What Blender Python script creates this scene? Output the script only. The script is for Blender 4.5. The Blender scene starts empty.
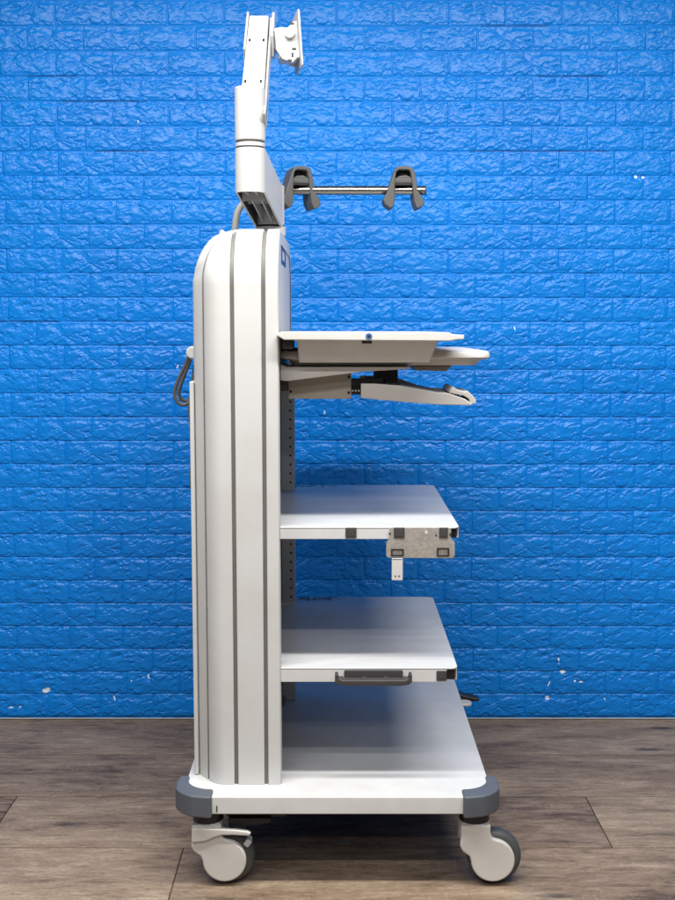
import bpy, bmesh, math, random
import numpy as np
from mathutils import Vector, Matrix

random.seed(4)
rng = np.random.default_rng(11)
SC = bpy.context.scene
COL = SC.collection
PI = math.pi

# ------------------------------------------------------------------ materials
def new_mat(name):
    m = bpy.data.materials.new(name)
    m.use_nodes = True
    nt = m.node_tree
    return m, nt, nt.nodes['Principled BSDF']

def N(nt, kind, **kw):
    n = nt.nodes.new(kind)
    for k, v in kw.items():
        if hasattr(n, k):
            setattr(n, k, v)
        else:
            n.inputs[k].default_value = v
    return n

def ramp(nt, stops, interp='LINEAR'):
    r = nt.nodes.new('ShaderNodeValToRGB')
    e = r.color_ramp
    e.interpolation = interp
    e.elements[0].position, e.elements[0].color = stops[0][0], tuple(stops[0][1]) + (1,)
    e.elements[1].position, e.elements[1].color = stops[-1][0], tuple(stops[-1][1]) + (1,)
    for p, c in stops[1:-1]:
        el = e.elements.new(p)
        el.color = tuple(c) + (1,)
    return r

def mixc(nt, fac, a, b, mode='MIX'):
    m = nt.nodes.new('ShaderNodeMix')
    m.data_type = 'RGBA'
    m.blend_type = mode
    for sock, val in ((m.inputs[0], fac), (m.inputs[6], a), (m.inputs[7], b)):
        if isinstance(val, bpy.types.NodeSocket):
            nt.links.new(val, sock)
        elif isinstance(val, (int, float)):
            sock.default_value = val
        else:
            sock.default_value = tuple(val) + (1,)
    return m.outputs[2]

def paint(name, col, rough=0.42, dirt=0.10, scale=9.0, spec=0.45, bump=0.02, wear=None, metallic=0.0):
    """painted / moulded surface: slight cloudy soiling, fine scuffs, roughness variation, orange-peel bump"""
    m, nt, b = new_mat(name)
    L = nt.links.new
    tc = N(nt, 'ShaderNodeTexCoord')
    n1 = N(nt, 'ShaderNodeTexNoise', Scale=scale, Detail=6.0, Roughness=0.65)
    L(tc.outputs['Object'], n1.inputs['Vector'])
    r1 = ramp(nt, [(0.38, (0, 0, 0)), (0.72, (1, 1, 1))])
    L(n1.outputs['Fac'], r1.inputs[0])
    d = tuple(c * (1 - dirt) * f for c, f in zip(col, (1.0, 0.985, 0.955)))
    c = mixc(nt, r1.outputs[0], col, d)
    # small scuffs
    mp = N(nt, 'ShaderNodeMapping')
    mp.inputs['Scale'].default_value = (60, 60, 22)
    L(tc.outputs['Object'], mp.inputs[0])
    n2 = N(nt, 'ShaderNodeTexNoise', Scale=1.0, Detail=3.0, Roughness=0.6)
    L(mp.outputs[0], n2.inputs['Vector'])
    r2 = ramp(nt, [(0.70, (0, 0, 0)), (0.76, (1, 1, 1))])
    L(n2.outputs['Fac'], r2.inputs[0])
    f2 = N(nt, 'ShaderNodeMath', operation='MULTIPLY')
    L(r2.outputs[0], f2.inputs[0]); f2.inputs[1].default_value = 0.22 if dirt > 0.03 else 0.0
    c = mixc(nt, f2.outputs[0], c, tuple(x * 0.62 for x in col))
    if wear:
        c = wear(nt, tc, c)
    L(c, b.inputs['Base Color'])
    rr = N(nt, 'ShaderNodeMapRange')
    L(n1.outputs['Fac'], rr.inputs[0])
    rr.inputs[3].default_value = rough - 0.07; rr.inputs[4].default_value = rough + 0.09
    L(rr.outputs[0], b.inputs['Roughness'])
    b.inputs['Specular IOR Level'].default_value = spec
    b.inputs['Metallic'].default_value = metallic
    if bump:
        n3 = N(nt, 'ShaderNodeTexNoise', Scale=420.0, Detail=2.0)
        L(tc.outputs['Object'], n3.inputs['Vector'])
        bp = N(nt, 'ShaderNodeBump', Strength=bump, Distance=0.002)
        L(n3.outputs['Fac'], bp.inputs['Height'])
        L(bp.outputs[0], b.inputs['Normal'])
    return m

def shelf_wear(nt, tc, c):
    """dark chipped streaks along the far edge of the shelf tops and faint rubbing"""
    L = nt.links.new
    sep = N(nt, 'ShaderNodeSeparateXYZ'); L(tc.outputs['Object'], sep.inputs[0])
    edge = N(nt, 'ShaderNodeMapRange'); L(sep.outputs['Y'], edge.inputs[0])
    edge.inputs[1].default_value = 0.695; edge.inputs[2].default_value = 0.755
    mp = N(nt, 'ShaderNodeMapping'); mp.inputs['Scale'].default_value = (62, 60, 47)
    L(tc.outputs['Object'], mp.inputs[0])
    n = N(nt, 'ShaderNodeTexNoise', Scale=1.0, Detail=5.0, Roughness=0.7); L(mp.outputs[0], n.inputs['Vector'])
    left = N(nt, 'ShaderNodeMapRange'); L(sep.outputs['X'], left.inputs[0])
    left.inputs[1].default_value = 0.14; left.inputs[2].default_value = -0.02
    m1 = N(nt, 'ShaderNodeMath', operation='MULTIPLY'); L(edge.outputs[0], m1.inputs[0]); L(left.outputs[0], m1.inputs[1])
    m2 = N(nt, 'ShaderNodeMath', operation='MULTIPLY'); L(m1.outputs[0], m2.inputs[0]); L(n.outputs['Fac'], m2.inputs[1])
    r = ramp(nt, [(0.44, (0, 0, 0)), (0.48, (1, 1, 1))]); L(m2.outputs[0], r.inputs[0])
    c = mixc(nt, r.outputs[0], c, (0.05, 0.045, 0.04))
    # faint rubbed patches
    mp2 = N(nt, 'ShaderNodeMapping'); mp2.inputs['Scale'].default_value = (5, 14, 5)
    L(tc.outputs['Object'], mp2.inputs[0])
    n2 = N(nt, 'ShaderNodeTexNoise', Scale=1.0, Detail=7.0, Roughness=0.7); L(mp2.outputs[0], n2.inputs['Vector'])
    r2 = ramp(nt, [(0.47, (0, 0, 0)), (0.70, (0.75, 0.75, 0.75))]); L(n2.outputs['Fac'], r2.inputs[0])
    return mixc(nt, r2.outputs[0], c, (0.47, 0.47, 0.465))

M = {}
M['white'] = paint('warm white powder coat', (0.57, 0.568, 0.558), rough=0.40, dirt=0.07)
M['shell'] = paint('aged white plastic shell', (0.535, 0.535, 0.525), rough=0.46, dirt=0.09, scale=5.0)
M['base'] = paint('white base enamel', (0.62, 0.622, 0.615), rough=0.40, dirt=0.10, scale=14.0)
M['shelf'] = paint('white shelf enamel', (0.57, 0.572, 0.568), rough=0.36, dirt=0.06, scale=12.0, wear=shelf_wear)
M['arm'] = paint('clean white arm plastic', (0.50, 0.50, 0.492), rough=0.38, dirt=0.03)
M['tray'] = paint('beige white tray plastic', (0.575, 0.56, 0.535), rough=0.45, dirt=0.08)
M['beige'] = paint('beige grey steel', (0.33, 0.295, 0.25), rough=0.5, dirt=0.08)
M['groove'] = paint('grey groove strip', (0.15, 0.143, 0.135), rough=0.55, dirt=0.15)
M['bumper'] = paint('slate grey bumper rubber', (0.092, 0.104, 0.125), rough=0.5, dirt=0.12, bump=0.06)
M['tyre'] = paint('dark grey caster tyre', (0.066, 0.070, 0.072), rough=0.55, dirt=0.2, bump=0.05)
M['caster'] = paint('white caster cover', (0.58, 0.56, 0.535), rough=0.34, dirt=0.08)
M['black'] = paint('black plastic', (0.012, 0.012, 0.014), rough=0.4, dirt=0.0)
M['dark'] = paint('charcoal plastic', (0.048, 0.046, 0.046), rough=0.5, dirt=0.1)
M['holder'] = paint('grey rubber holder', (0.085, 0.083, 0.081), rough=0.55, dirt=0.15, bump=0.05)
M['post'] = paint('grey steel upright', (0.62, 0.62, 0.61), rough=0.45, dirt=0.1)
M['sleeve'] = paint('grey cable sleeve', (0.36, 0.35, 0.33), rough=0.5, dirt=0.15)
M['cord'] = paint('dark grey rubber cord', (0.10, 0.095, 0.086), rough=0.42, dirt=0.12)
M['navy'] = paint('navy badge print', (0.012, 0.022, 0.12), rough=0.4, dirt=0.0)
M['grey'] = paint('light grey plastic', (0.45, 0.46, 0.47), rough=0.4, dirt=0.06)
M['screw'] = paint('dark screw steel', (0.06, 0.06, 0.065), rough=0.35, dirt=0.0, metallic=0.8)
M['ring'] = paint('blue washer', (0.05, 0.13, 0.32), rough=0.4, dirt=0.0)

def metal(name, col, rough, stretch=None, mott=0.25):
    m, nt, b = new_mat(name)
    L = nt.links.new
    tc = N(nt, 'ShaderNodeTexCoord')
    mp = N(nt, 'ShaderNodeMapping'); mp.inputs['Scale'].default_value = stretch or (90, 90, 90)
    L(tc.outputs['Object'], mp.inputs[0])
    n = N(nt, 'ShaderNodeTexNoise', Scale=1.0, Detail=6.0, Roughness=0.7); L(mp.outputs[0], n.inputs['Vector'])
    r = ramp(nt, [(0.3, tuple(c * (1 - mott) for c in col)), (0.7, col)]); L(n.outputs['Fac'], r.inputs[0])
    L(r.outputs[0], b.inputs['Base Color'])
    b.inputs['Metallic'].default_value = 1.0
    rr = N(nt, 'ShaderNodeMapRange'); L(n.outputs['Fac'], rr.inputs[0])
    rr.inputs[3].default_value = rough - 0.08; rr.inputs[4].default_value = rough + 0.12
    L(rr.outputs[0], b.inputs['Roughness'])
    return m
M['steel'] = metal('brushed steel rod', (0.26, 0.248, 0.235), 0.24, (3, 160, 160), 0.10)
M['zinc'] = metal('galvanised steel', (0.74, 0.715, 0.67), 0.50, (120, 120, 160), 0.26)

def wall_material():
    m, nt, b = new_mat('blue embossed foam brick')
    L = nt.links.new
    tc = N(nt, 'ShaderNodeTexCoord')
    n = N(nt, 'ShaderNodeTexNoise', Scale=3.0, Detail=5.0, Roughness=0.6); L(tc.outputs['Object'], n.inputs['Vector'])
    r = ramp(nt, [(0.3, (0.0003, 0.178, 0.620)), (0.7, (0.0007, 0.214, 0.705))]); L(n.outputs['Fac'], r.inputs[0])
    at = N(nt, 'ShaderNodeAttribute', attribute_name='torn')
    nn = N(nt, 'ShaderNodeTexNoise', Scale=240.0, Detail=3.0); L(tc.outputs['Object'], nn.inputs['Vector'])
    ad = N(nt, 'ShaderNodeMath', operation='MULTIPLY_ADD'); L(nn.outputs['Fac'], ad.inputs[0]); ad.inputs[1].default_value = 0.5
    L(at.outputs['Fac'], ad.inputs[2])
    tr = ramp(nt, [(0.72, (0, 0, 0)), (0.80, (1, 1, 1))]); L(ad.outputs[0], tr.inputs[0])
    c = mixc(nt, tr.outputs[0], r.outputs[0], (0.74, 0.80, 0.86))
    se = N(nt, 'ShaderNodeAttribute', attribute_name='seam')
    c = mixc(nt, se.outputs['Fac'], c, (0.006, 0.03, 0.16))
    L(c, b.inputs['Base Color'])
    b.inputs['Roughness'].default_value = 0.36
    rm = N(nt, 'ShaderNodeMapRange'); L(n.outputs['Fac'], rm.inputs[0]); rm.inputs[3].default_value = 0.29; rm.inputs[4].default_value = 0.42
    L(rm.outputs[0], b.inputs['Roughness'])
    b.inputs['Specular IOR Level'].default_value = 0.33
    f = N(nt, 'ShaderNodeTexNoise', Scale=190.0, Detail=4.0, Roughness=0.6); L(tc.outputs['Object'], f.inputs['Vector'])
    bp = N(nt, 'ShaderNodeBump', Strength=0.09, Distance=0.002); L(f.outputs['Fac'], bp.inputs['Height'])
    L(bp.outputs[0], b.inputs['Normal'])
    return m
M['wall'] = wall_material()

def floor_material():
    m, nt, b = new_mat('printed wood plank vinyl')
    L = nt.links.new
    uv = N(nt, 'ShaderNodeUVMap', uv_map='grain')
    tone = N(nt, 'ShaderNodeAttribute', attribute_name='tone')
    def stretched(sx, sy, scale, detail, rough, dist=0.0):
        mp = N(nt, 'ShaderNodeMapping'); mp.inputs['Scale'].default_value = (sx, sy, 1)
        L(uv.outputs[0], mp.inputs[0])
        n = N(nt, 'ShaderNodeTexNoise', Scale=scale, Detail=detail, Roughness=rough, Distortion=dist)
        L(mp.outputs[0], n.inputs['Vector'])
        return n
    broad = stretched(2.6, 9.0, 1.0, 5.0, 0.6, 0.6)       # bands within a board
    mid = stretched(11.0, 55.0, 1.0, 8.0, 0.68, 0.9)       # grain
    fine = stretched(75.0, 330.0, 1.0, 5.0, 0.7, 0.3)     # pores
    saw = stretched(120.0, 22.0, 1.0, 2.0, 0.5, 0.4)      # cross-cut saw texture
    r1 = ramp(nt, [(0.36, (0.080, 0.051, 0.033)), (0.47, (0.192, 0.134, 0.090)), (0.57, (0.270, 0.198, 0.136)), (0.70, (0.40, 0.31, 0.22))])
    s = N(nt, 'ShaderNodeMath', operation='MULTIPLY_ADD'); L(mid.outputs['Fac'], s.inputs[0]); s.inputs[1].default_value = 0.55
    s2 = N(nt, 'ShaderNodeMath', operation='MULTIPLY'); L(broad.outputs['Fac'], s2.inputs[0]); s2.inputs[1].default_value = 0.50
    L(s2.outputs[0], s.inputs[2])
    s3 = N(nt, 'ShaderNodeMath', operation='ADD'); L(s.outputs[0], s3.inputs[0])
    t0 = N(nt, 'ShaderNodeMath', operation='MULTIPLY_ADD'); L(tone.outputs['Fac'], t0.inputs[0]); t0.inputs[1].default_value = 0.38; t0.inputs[2].default_value = -0.19
    L(t0.outputs[0], s3.inputs[1])
    L(s3.outputs[0], r1.inputs[0])
    rf = ramp(nt, [(0.32, (0.42, 0.39, 0.37)), (0.50, (1, 1, 1)), (0.70, (1.35, 1.33, 1.28))]); L(fine.outputs['Fac'], rf.inputs[0])
    c = mixc(nt, 0.65, r1.outputs[0], rf.outputs[0], 'MULTIPLY')
    rs = ramp(nt, [(0.55, (0, 0, 0)), (0.72, (1, 1, 1))]); L(saw.outputs['Fac'], rs.inputs[0])
    msk = stretched(0.9, 6.0, 2.0, 2.0, 0.5); rm = ramp(nt, [(0.52, (0, 0, 0)), (0.62, (0.22, 0.22, 0.22))]); L(msk.outputs['Fac'], rm.inputs[0])
    ms = N(nt, 'ShaderNodeMath', operation='MULTIPLY'); L(rs.outputs[0], ms.inputs[0]); L(rm.outputs[0], ms.inputs[1])
    c = mixc(nt, ms.outputs[0], c, (0.42, 0.36, 0.30))
    # knots
    mp = N(nt, 'ShaderNodeMapping'); mp.inputs['Scale'].default_value = (2.2, 8.0, 1); L(uv.outputs[0], mp.inputs[0])
    vo = N(nt, 'ShaderNodeTexVoronoi', Scale=1.0); vo.feature = 'F1'; L(mp.outputs[0], vo.inputs['Vector'])
    kd = N(nt, 'ShaderNodeMath', operation='MULTIPLY_ADD'); L(mid.outputs['Fac'], kd.inputs[0]); kd.inputs[1].default_value = 0.12; L(vo.outputs['Distance'], kd.inputs[2])
    kr = ramp(nt, [(0.10, (0.85, 0.85, 0.85)), (0.20, (0, 0, 0))]); L(kd.outputs[0], kr.inputs[0])
    c = mixc(nt, kr.outputs[0], c, (0.05, 0.036, 0.028))
    L(c, b.inputs['Base Color'])
    rr = N(nt, 'ShaderNodeMapRange'); L(fine.outputs['Fac'], rr.inputs[0]); rr.inputs[3].default_value = 0.62; rr.inputs[4].default_value = 0.42
    L(rr.outputs[0], b.inputs['Roughness'])
    b.inputs['Specular IOR Level'].default_value = 0.35
    bs = N(nt, 'ShaderNodeMath', operation='ADD'); L(fine.outputs['Fac'], bs.inputs[0]); L(mid.outputs['Fac'], bs.inputs[1])
    bp = N(nt, 'ShaderNodeBump', Strength=0.18, Distance=0.002); L(bs.outputs[0], bp.inputs['Height']); L(bp.outputs[0], b.inputs['Normal'])
    return m
M['floor'] = floor_material()
M['joint'] = paint('dark plank joint', (0.05, 0.036, 0.027), rough=0.8, dirt=0.0)
M['edge'] = paint('cut foam edge', (0.60, 0.60, 0.58), rough=0.7, dirt=0.2, scale=30)

# ------------------------------------------------------------------ mesh helpers
def link(o, parent=None):
    COL.objects.link(o)
    if parent is not None:
        o.parent = parent
    return o

def finish(name, bm, mat, parent=None, smooth=40):
    bmesh.ops.remove_doubles(bm, verts=bm.verts, dist=1e-6)
    bmesh.ops.recalc_face_normals(bm, faces=bm.faces)
    me = bpy.data.meshes.new(name)
    bm.to_mesh(me); bm.free()
    mats = mat if isinstance(mat, (list, tuple)) else [mat]
    for x in mats:
        me.materials.append(x)
    if smooth:
        for p in me.polygons:
            p.use_smooth = True
        me.set_sharp_from_angle(angle=math.radians(smooth))
    o = bpy.data.objects.new(name, me)
    link(o, parent)
    if smooth:
        w = o.modifiers.new('wn', 'WEIGHTED_NORMAL'); w.keep_sharp = True
    return o

def merge(bm, tmp, mi=0):
    for f in tmp.faces:
        f.material_index = mi
    me = bpy.data.meshes.new('tmp'); tmp.to_mesh(me); tmp.free()
    bm.from_mesh(me)
    bpy.data.meshes.remove(me)

def bevel(b, w, seg=3, ang=30):
    if w <= 0: return
    es = [e for e in b.edges if len(e.link_faces) == 2 and e.calc_face_angle(0) > math.radians(ang)]
    bmesh.ops.bevel(b, geom=es, offset=w, segments=seg, profile=0.5, affect='EDGES', clamp_overlap=True)

def add_box(bm, x0, x1, y0, y1, z0, z1, r=0.0, seg=3, mi=0, mat=None):
    b = bmesh.new()
    bmesh.ops.create_cube(b, size=1.0)
    for v in b.verts:
        v.co = Vector((x0 + (v.co.x + .5) * (x1 - x0), y0 + (v.co.y + .5) * (y1 - y0), z0 + (v.co.z + .5) * (z1 - z0)))
    bevel(b, r, seg)
    if mat is not None: b.transform(mat)
    merge(bm, b, mi)

def add_prism(bm, pts, a0, a1, axis='Y', r=0.0, seg=3, mi=0, mat=None, ang=50):
    """polygon extruded along an axis. axis Y: pts are (x,z); Z: (x,y); X: (y,z)"""
    b = bmesh.new()
    def P(p, t):
        return {'Y': (p[0], t, p[1]), 'Z': (p[0], p[1], t), 'X': (t, p[0], p[1])}[axis]
    lo = [b.verts.new(P(p, a0)) for p in pts]; hi = [b.verts.new(P(p, a1)) for p in pts]
    n = len(pts)
    b.faces.new(lo); b.faces.new(hi[::-1])
    for i in range(n):
        b.faces.new((lo[i], hi[i], hi[(i + 1) % n], lo[(i + 1) % n]))
    bmesh.ops.recalc_face_normals(b, faces=b.faces)
    bevel(b, r, seg, ang)
    if mat is not None: b.transform(mat)
    merge(bm, b, mi)

def add_cyl(bm, c, r, a0, a1, axis='Z', n=40, bev=0.0, r2=None, mi=0, mat=None):
    b = bmesh.new()
    ring = []
    for t, rr in ((a0, r), (a1, r if r2 is None else r2)):
        vs = []
        for k in range(n):
            a = 2 * PI * k / n
            u, v = c[0] + rr * math.cos(a), c[1] + rr * math.sin(a)
            vs.append(b.verts.new({'Z': (u, v, t), 'Y': (u, t, v), 'X': (t, u, v)}[axis]))
        ring.append(vs)
    b.faces.new(ring[0]); b.faces.new(ring[1][::-1])
    for k in range(n):
        b.faces.new((ring[0][k], ring[1][k], ring[1][(k + 1) % n], ring[0][(k + 1) % n]))
    bmesh.ops.recalc_face_normals(b, faces=b.faces)
    bevel(b, bev, 3, 50)
    if mat is not None: b.transform(mat)
    merge(bm, b, mi)

def catmull(pts, sub=8):
    P = [Vector(p) for p in pts]
    P = [P[0] * 2 - P[1]] + P + [P[-1] * 2 - P[-2]]
    out = []
    for i in range(1, len(P) - 2):
        for k in range(sub):
            t = k / sub
            a, b, c, d = P[i - 1], P[i], P[i + 1], P[i + 2]
            out.append(.5 * ((2 * b) + (c - a) * t + (2 * a - 5 * b + 4 * c - d) * t * t + (3 * b - a - 3 * c + d) * t ** 3))
    out.append(P[-2])
    return out

def add_tube(bm, pts, r, n=14, sub=8, mi=0):
    path = catmull(pts, sub) if sub else [Vector(p) for p in pts]
    b = bmesh.new()
    rings = []
    up = Vector((0.13, 0.97, 0.2)).normalized()
    for i, p in enumerate(path):
        t = (path[min(i + 1, len(path) - 1)] - path[max(i - 1, 0)]).normalized()
        s = t.cross(up)
        if s.length < 1e-4: s = t.cross(Vector((1, 0, 0)))
        s.normalize(); u = s.cross(t).normalized(); up = u
        rings.append([b.verts.new(p + r * (math.cos(2 * PI * k / n) * s + math.sin(2 * PI * k / n) * u)) for k in range(n)])
    for a, c in zip(rings, rings[1:]):
        for k in range(n):
            b.faces.new((a[k], a[(k + 1) % n], c[(k + 1) % n], c[k]))
    b.faces.new(rings[0]); b.faces.new(rings[-1][::-1])
    merge(bm, b, mi)

def arc(cx, cy, r, a0, a1, n=10, ry=None):
    ry = r if ry is None else ry
    return [(cx + r * math.cos(math.radians(a0 + (a1 - a0) * k / n)), cy + ry * math.sin(math.radians(a0 + (a1 - a0) * k / n))) for k in range(n + 1)]

def rrect(x0, x1, y0, y1, r, n=8):
    return arc(x1 - r, y1 - r, r, 0, 90, n) + arc(x0 + r, y1 - r, r, 90, 180, n) + arc(x0 + r, y0 + r, r, 180, 270, n) + arc(x1 - r, y0 + r, r, 270, 360, n)

def tag(o, label=None, cat=None, group=None, kind=None):
    if label: o['label'] = label
    if cat: o['category'] = cat
    if group: o['group'] = group
    if kind: o['kind'] = kind
    return o

def empty(name, loc=(0, 0, 0)):
    o = bpy.data.objects.new(name, None); o.location = loc
    o.empty_display_size = 0.1
    return link(o)

def part(name, mat, parent, fn, smooth=40):
    bm = bmesh.new(); fn(bm)
    return finish(name, bm, mat, parent, smooth)

# ------------------------------------------------------------------ the wall: embossed foam brick sheets
WALL_Y = 1.180
BW, BH, Z00, X00 = 0.177, 0.077, 0.010, -0.971

def spectral(h, w, beta, ax=1.0, seed=0, lo=0.0):
    g = np.random.default_rng(seed).standard_normal((h, w))
    fy = np.fft.fftfreq(h)[:, None] * h; fx = np.fft.fftfreq(w)[None, :] * w * ax * h / w
    k = np.sqrt(fx * fx + fy * fy); k[0, 0] = 1e9
    k = np.maximum(k, lo)
    s = np.fft.ifft2(np.fft.fft2(g) / k ** (beta / 1.0)).real
    return (s - s.mean()) / s.std()

def sstep(a, b, x):
    t = np.clip((x - a) / (b - a), 0, 1)
    return t * t * (3 - 2 * t)

def brick_template(seed):
    """height map of one embossed brick in metres: a worn, chiselled face with flake scars"""
    h, w = 77, 177                                     # millimetres; row 0 is the bottom edge
    r = np.random.default_rng(seed)
    n1 = spectral(h, w, 2.2, 1.5, seed, 1.8); j1 = spectral(h, w, 1.5, 1.3, seed + 31, 4.0); n2 = spectral(h, w, 1.8, 1.6, seed + 50, 3.5)
    yy, xx = np.mgrid[0:h, 0:w].astype(float)
    ev = np.minimum(yy, h - 1 - yy); eh = np.minimum(xx, w - 1 - xx); e = np.minimum(ev, eh)
    H = 6.2 + 0.55 * n1 + 0.16 * n2
    # the face leans back towards the top and breaks off along a ragged line above the bottom edge
    top = sstep(0, 1, (yy - (50 + 5 * n1)) / 22)
    H -= 2.6 * top
    line = 11 + 3.6 * spectral(h, w, 1.9, 1.0, seed + 9, 2.0)[h // 2][None, :] + 1.0 * j1
    H -= 2.9 * (1 - sstep(-1.3, 1.3, yy - line)) * (0.7 + 0.3 * np.sin(xx / w * 9 + seed))
    side = 9 + 4.5 * n1 + 2.0 * j1
    H -= 1.5 * (1 - sstep(-1.5, 1.5, eh - side))
    # flake scars: a sharp lip on one side, running out gently on the other
    for k in range(19):
        near_top = r.random() < 0.62
        cx = r.uniform(8, w - 8); cy = r.uniform(48, h - 5) if near_top else r.uniform(12, 50)
        a = math.radians(r.choice([-1, 1], p=[0.3, 0.7]) * r.uniform(2, 34)); ln = r.uniform(13, 36); wd = r.uniform(4.5, 10); dp = r.uniform(1.5, 3.2) * (1.0 if near_top else 0.8)
        X = xx - cx + 2.2 * n1 + 0.5 * j1; Y = yy - cy + 2.6 * n2 + 0.6 * j1
        u = X * math.cos(a) + Y * math.sin(a); v = -X * math.sin(a) + Y * math.cos(a)
        v = v + 0.004 * r.uniform(-1, 1) * u * u
        if r.random() < 0.45: v = -v
        end = np.clip(1 - (u / ln) ** 2, 0, 1) ** 0.8
        t = v / wd
        prof = np.where(t < 0, sstep(-0.22, 0, t), np.clip(1 - t, 0, 1) ** 1.3)
        H -= dp * end * prof
    H += 0.10 * j1
    H = np.maximum(H, 1.6)
    H -= 0.9 * (1 - sstep(1.5, 4.5, e))
    rim = sstep(0.0, 1.6, e)
    return (H * 1.12 * rim) / 1000.0

TEMPL = np.stack([brick_template(100 + 13 * k) for k in range(8)])

def build_wall():
    dx = 0.0018
    xs = np.concatenate([np.arange(-2.6, -1.2, 0.0045), np.arange(-1.2, 1.2, dx), np.arange(1.2, 2.601, 0.0045)]); zs = np.concatenate([[0.0, 0.004, 0.0085], np.arange(Z00, 2.62, dx)])
    X, Z = np.meshgrid(xs, zs)
    # sheets: 4 bricks wide, 10 rows tall, each glued up slightly off its neighbours
    row_g = np.floor((Z - Z00) / BH).astype(int)
    sh_r = np.floor_divide(row_g - 3, 10)
    rs = np.random.default_rng(3)
    drift = rs.uniform(-0.008, 0.008, 8)
    Xs = X - X00 + drift[np.clip(sh_r + 2, 0, 7)] + np.where(sh_r >= 2, 0.012, 0.0)
    sh_c = np.floor_divide(np.floor(Xs / BW).astype(int) + 40, 4)
    dz = rs.uniform(-0.0022, 0.0022, (8, 40)); 
    Zs = Z - Z00 + dz[np.clip(sh_r + 2, 0, 7), np.clip(sh_c, 0, 39)] * np.clip(Z / 0.3, 0, 1)
    row = np.floor(Zs / BH).astype(int)
    xo = Xs + np.where(row % 2 == 0, 0.0, BW * 0.5)
    colm = np.floor(xo / BW).astype(int)
    u = xo / BW - colm; v = Zs / BH - row
    tid = np.where(row % 2 == 0, colm % 4, 4 + colm % 4) % 8
    tid = (tid + 3 * (np.floor_divide(row, 2) % 2)) % 8
    fu = u * 176; fv = v * 76
    iu = np.clip(fu.astype(int), 0, 175); iv = np.clip(fv.astype(int), 0, 75)
    a = fu - iu; b = fv - iv
    H = (TEMPL[tid, iv, iu] * (1 - a) * (1 - b) + TEMPL[tid, iv, iu + 1] * a * (1 - b) + TEMPL[tid, iv + 1, iu] * (1 - a) * b + TEMPL[tid, iv + 1, iu + 1] * a * b)
    H = H * (Z > Z00 * 0.9)
    # slight waviness of the whole covering
    wav = spectral(64, 64, 2.2, 1.0, 5)
    wi = (np.clip((Z / 2.7) * 63, 0, 62.9)); wj = np.clip((X + 2.6) / 5.2 * 63, 0, 62.9)
    H = H + 0.0012 * wav[wi.astype(int), wj.astype(int)] * 0
    # torn spots where the white foam shows (x, z, half sizes)
    torn = np.zeros_like(H)
    for cx, cz, rx, rz, rot in ((-.629, .146, .005, .011, .15), (-.971, .099, .017, .011, 0.1), (-.965, .104, .010, .006, .4), (-.686, .134, .004, .004, .1), (-.744, .072, .004, .014, .35), (-1.089, .041, .010, .004, 0), (-1.06, .043, .006, .004, 0),
                            (.735, .205, .004, .010, .2), (.749, .163, .011, .009, 0), (.81, .13, .011, .003, 0), (.79, .132, .005, .004, 0), (.704, .123, .003, .013, -.4), (.700, .073, .010, .009, 0), (.891, .070, .003, .006, .3),
                            (.972, 1.776, .007, .006, 0), (.948, 1.778, .008, .007, 0), (-.089, 1.793, .003, .012, .3), (-.518, 1.176, .004, .010, -.6), (-.042, 1.028, .003, .010, 0), (.57, 1.30, .003, .008, .3), (-.63, 1.95, .003, .006, .2)):
        ddx = (X - cx) * math.cos(rot) + (Z - cz) * math.sin(rot); ddz = -(X - cx) * math.sin(rot) + (Z - cz) * math.cos(rot)
        d = np.sqrt((ddx / (rx * 1.5)) ** 2 + (ddz / (rz * 1.5)) ** 2)
        torn = np.maximum(torn, np.clip(1.15 - d, 0, 1) * 0.75)
    H = H - 0.003 * np.clip(torn * 1.6, 0, 1)
    seam = np.zeros_like(H)
    for x0, x1, z in ((-.87, -.60, 2.015), (-.98, -.82, 2.092), (.42, .86, 1.861), (.63, .84, 2.092), (.45, .66, 2.246), (-.77, -.60, 1.861), (-1.1, -.9, 1.322)):
        k = np.round((z - Z00) / BH); zz = Z00 + k * BH
        edge = np.abs(v - np.round(v)) * BH
        m = (X > x0) & (X < x1) & (np.abs(Z - zz) < 0.02)
        seam = np.maximum(seam, np.where(m, np.clip(1 - (edge / 0.0032) ** 2, 0, 1) * 0.75, 0))
    nz, nx = X.shape
    co = np.empty((nz * nx, 3), np.float32)
    co[:, 0] = X.ravel(); co[:, 1] = (WALL_Y - H).ravel(); co[:, 2] = Z.ravel()
    idx = np.arange(nz * nx).reshape(nz, nx)
    q = np.stack([idx[:-1, :-1], idx[:-1, 1:], idx[1:, 1:], idx[1:, :-1]], -1).reshape(-1, 4)
    # solid wall body behind the foam
    nb = nz * nx
    body = np.array([(x, y, z) for x in (-2.6, 2.6) for y in (WALL_Y + 0.004, WALL_Y + 0.12) for z in (0.0, 2.62)], np.float32)
    bf = np.array([(0, 1, 3, 2), (4, 6, 7, 5), (0, 4, 5, 1), (2, 3, 7, 6), (1, 5, 7, 3), (0, 2, 6, 4)]) + nb
    co = np.concatenate([co, body]); q = np.concatenate([q, bf])
    me = bpy.data.meshes.new('brick_wall')
    me.vertices.add(len(co)); me.vertices.foreach_set('co', co.ravel())
    me.loops.add(len(q) * 4); me.loops.foreach_set('vertex_index', q.ravel().astype(np.int32))
    me.polygons.add(len(q)); me.polygons.foreach_set('loop_start', (np.arange(len(q)) * 4).astype(np.int32))
    me.polygons.foreach_set('use_smooth', np.ones(len(q), bool))
    for nm, arr in (('torn', torn), ('seam', seam)):
        at = me.attributes.new(nm, 'FLOAT', 'POINT')
        at.data.foreach_set('value', np.concatenate([arr.ravel(), np.zeros(8)]).astype(np.float32))
    mi = np.zeros(len(q), np.int32)
    zc = co[q[:, 0], 2]
    mi[(zc < 0.0040)] = 1
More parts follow.
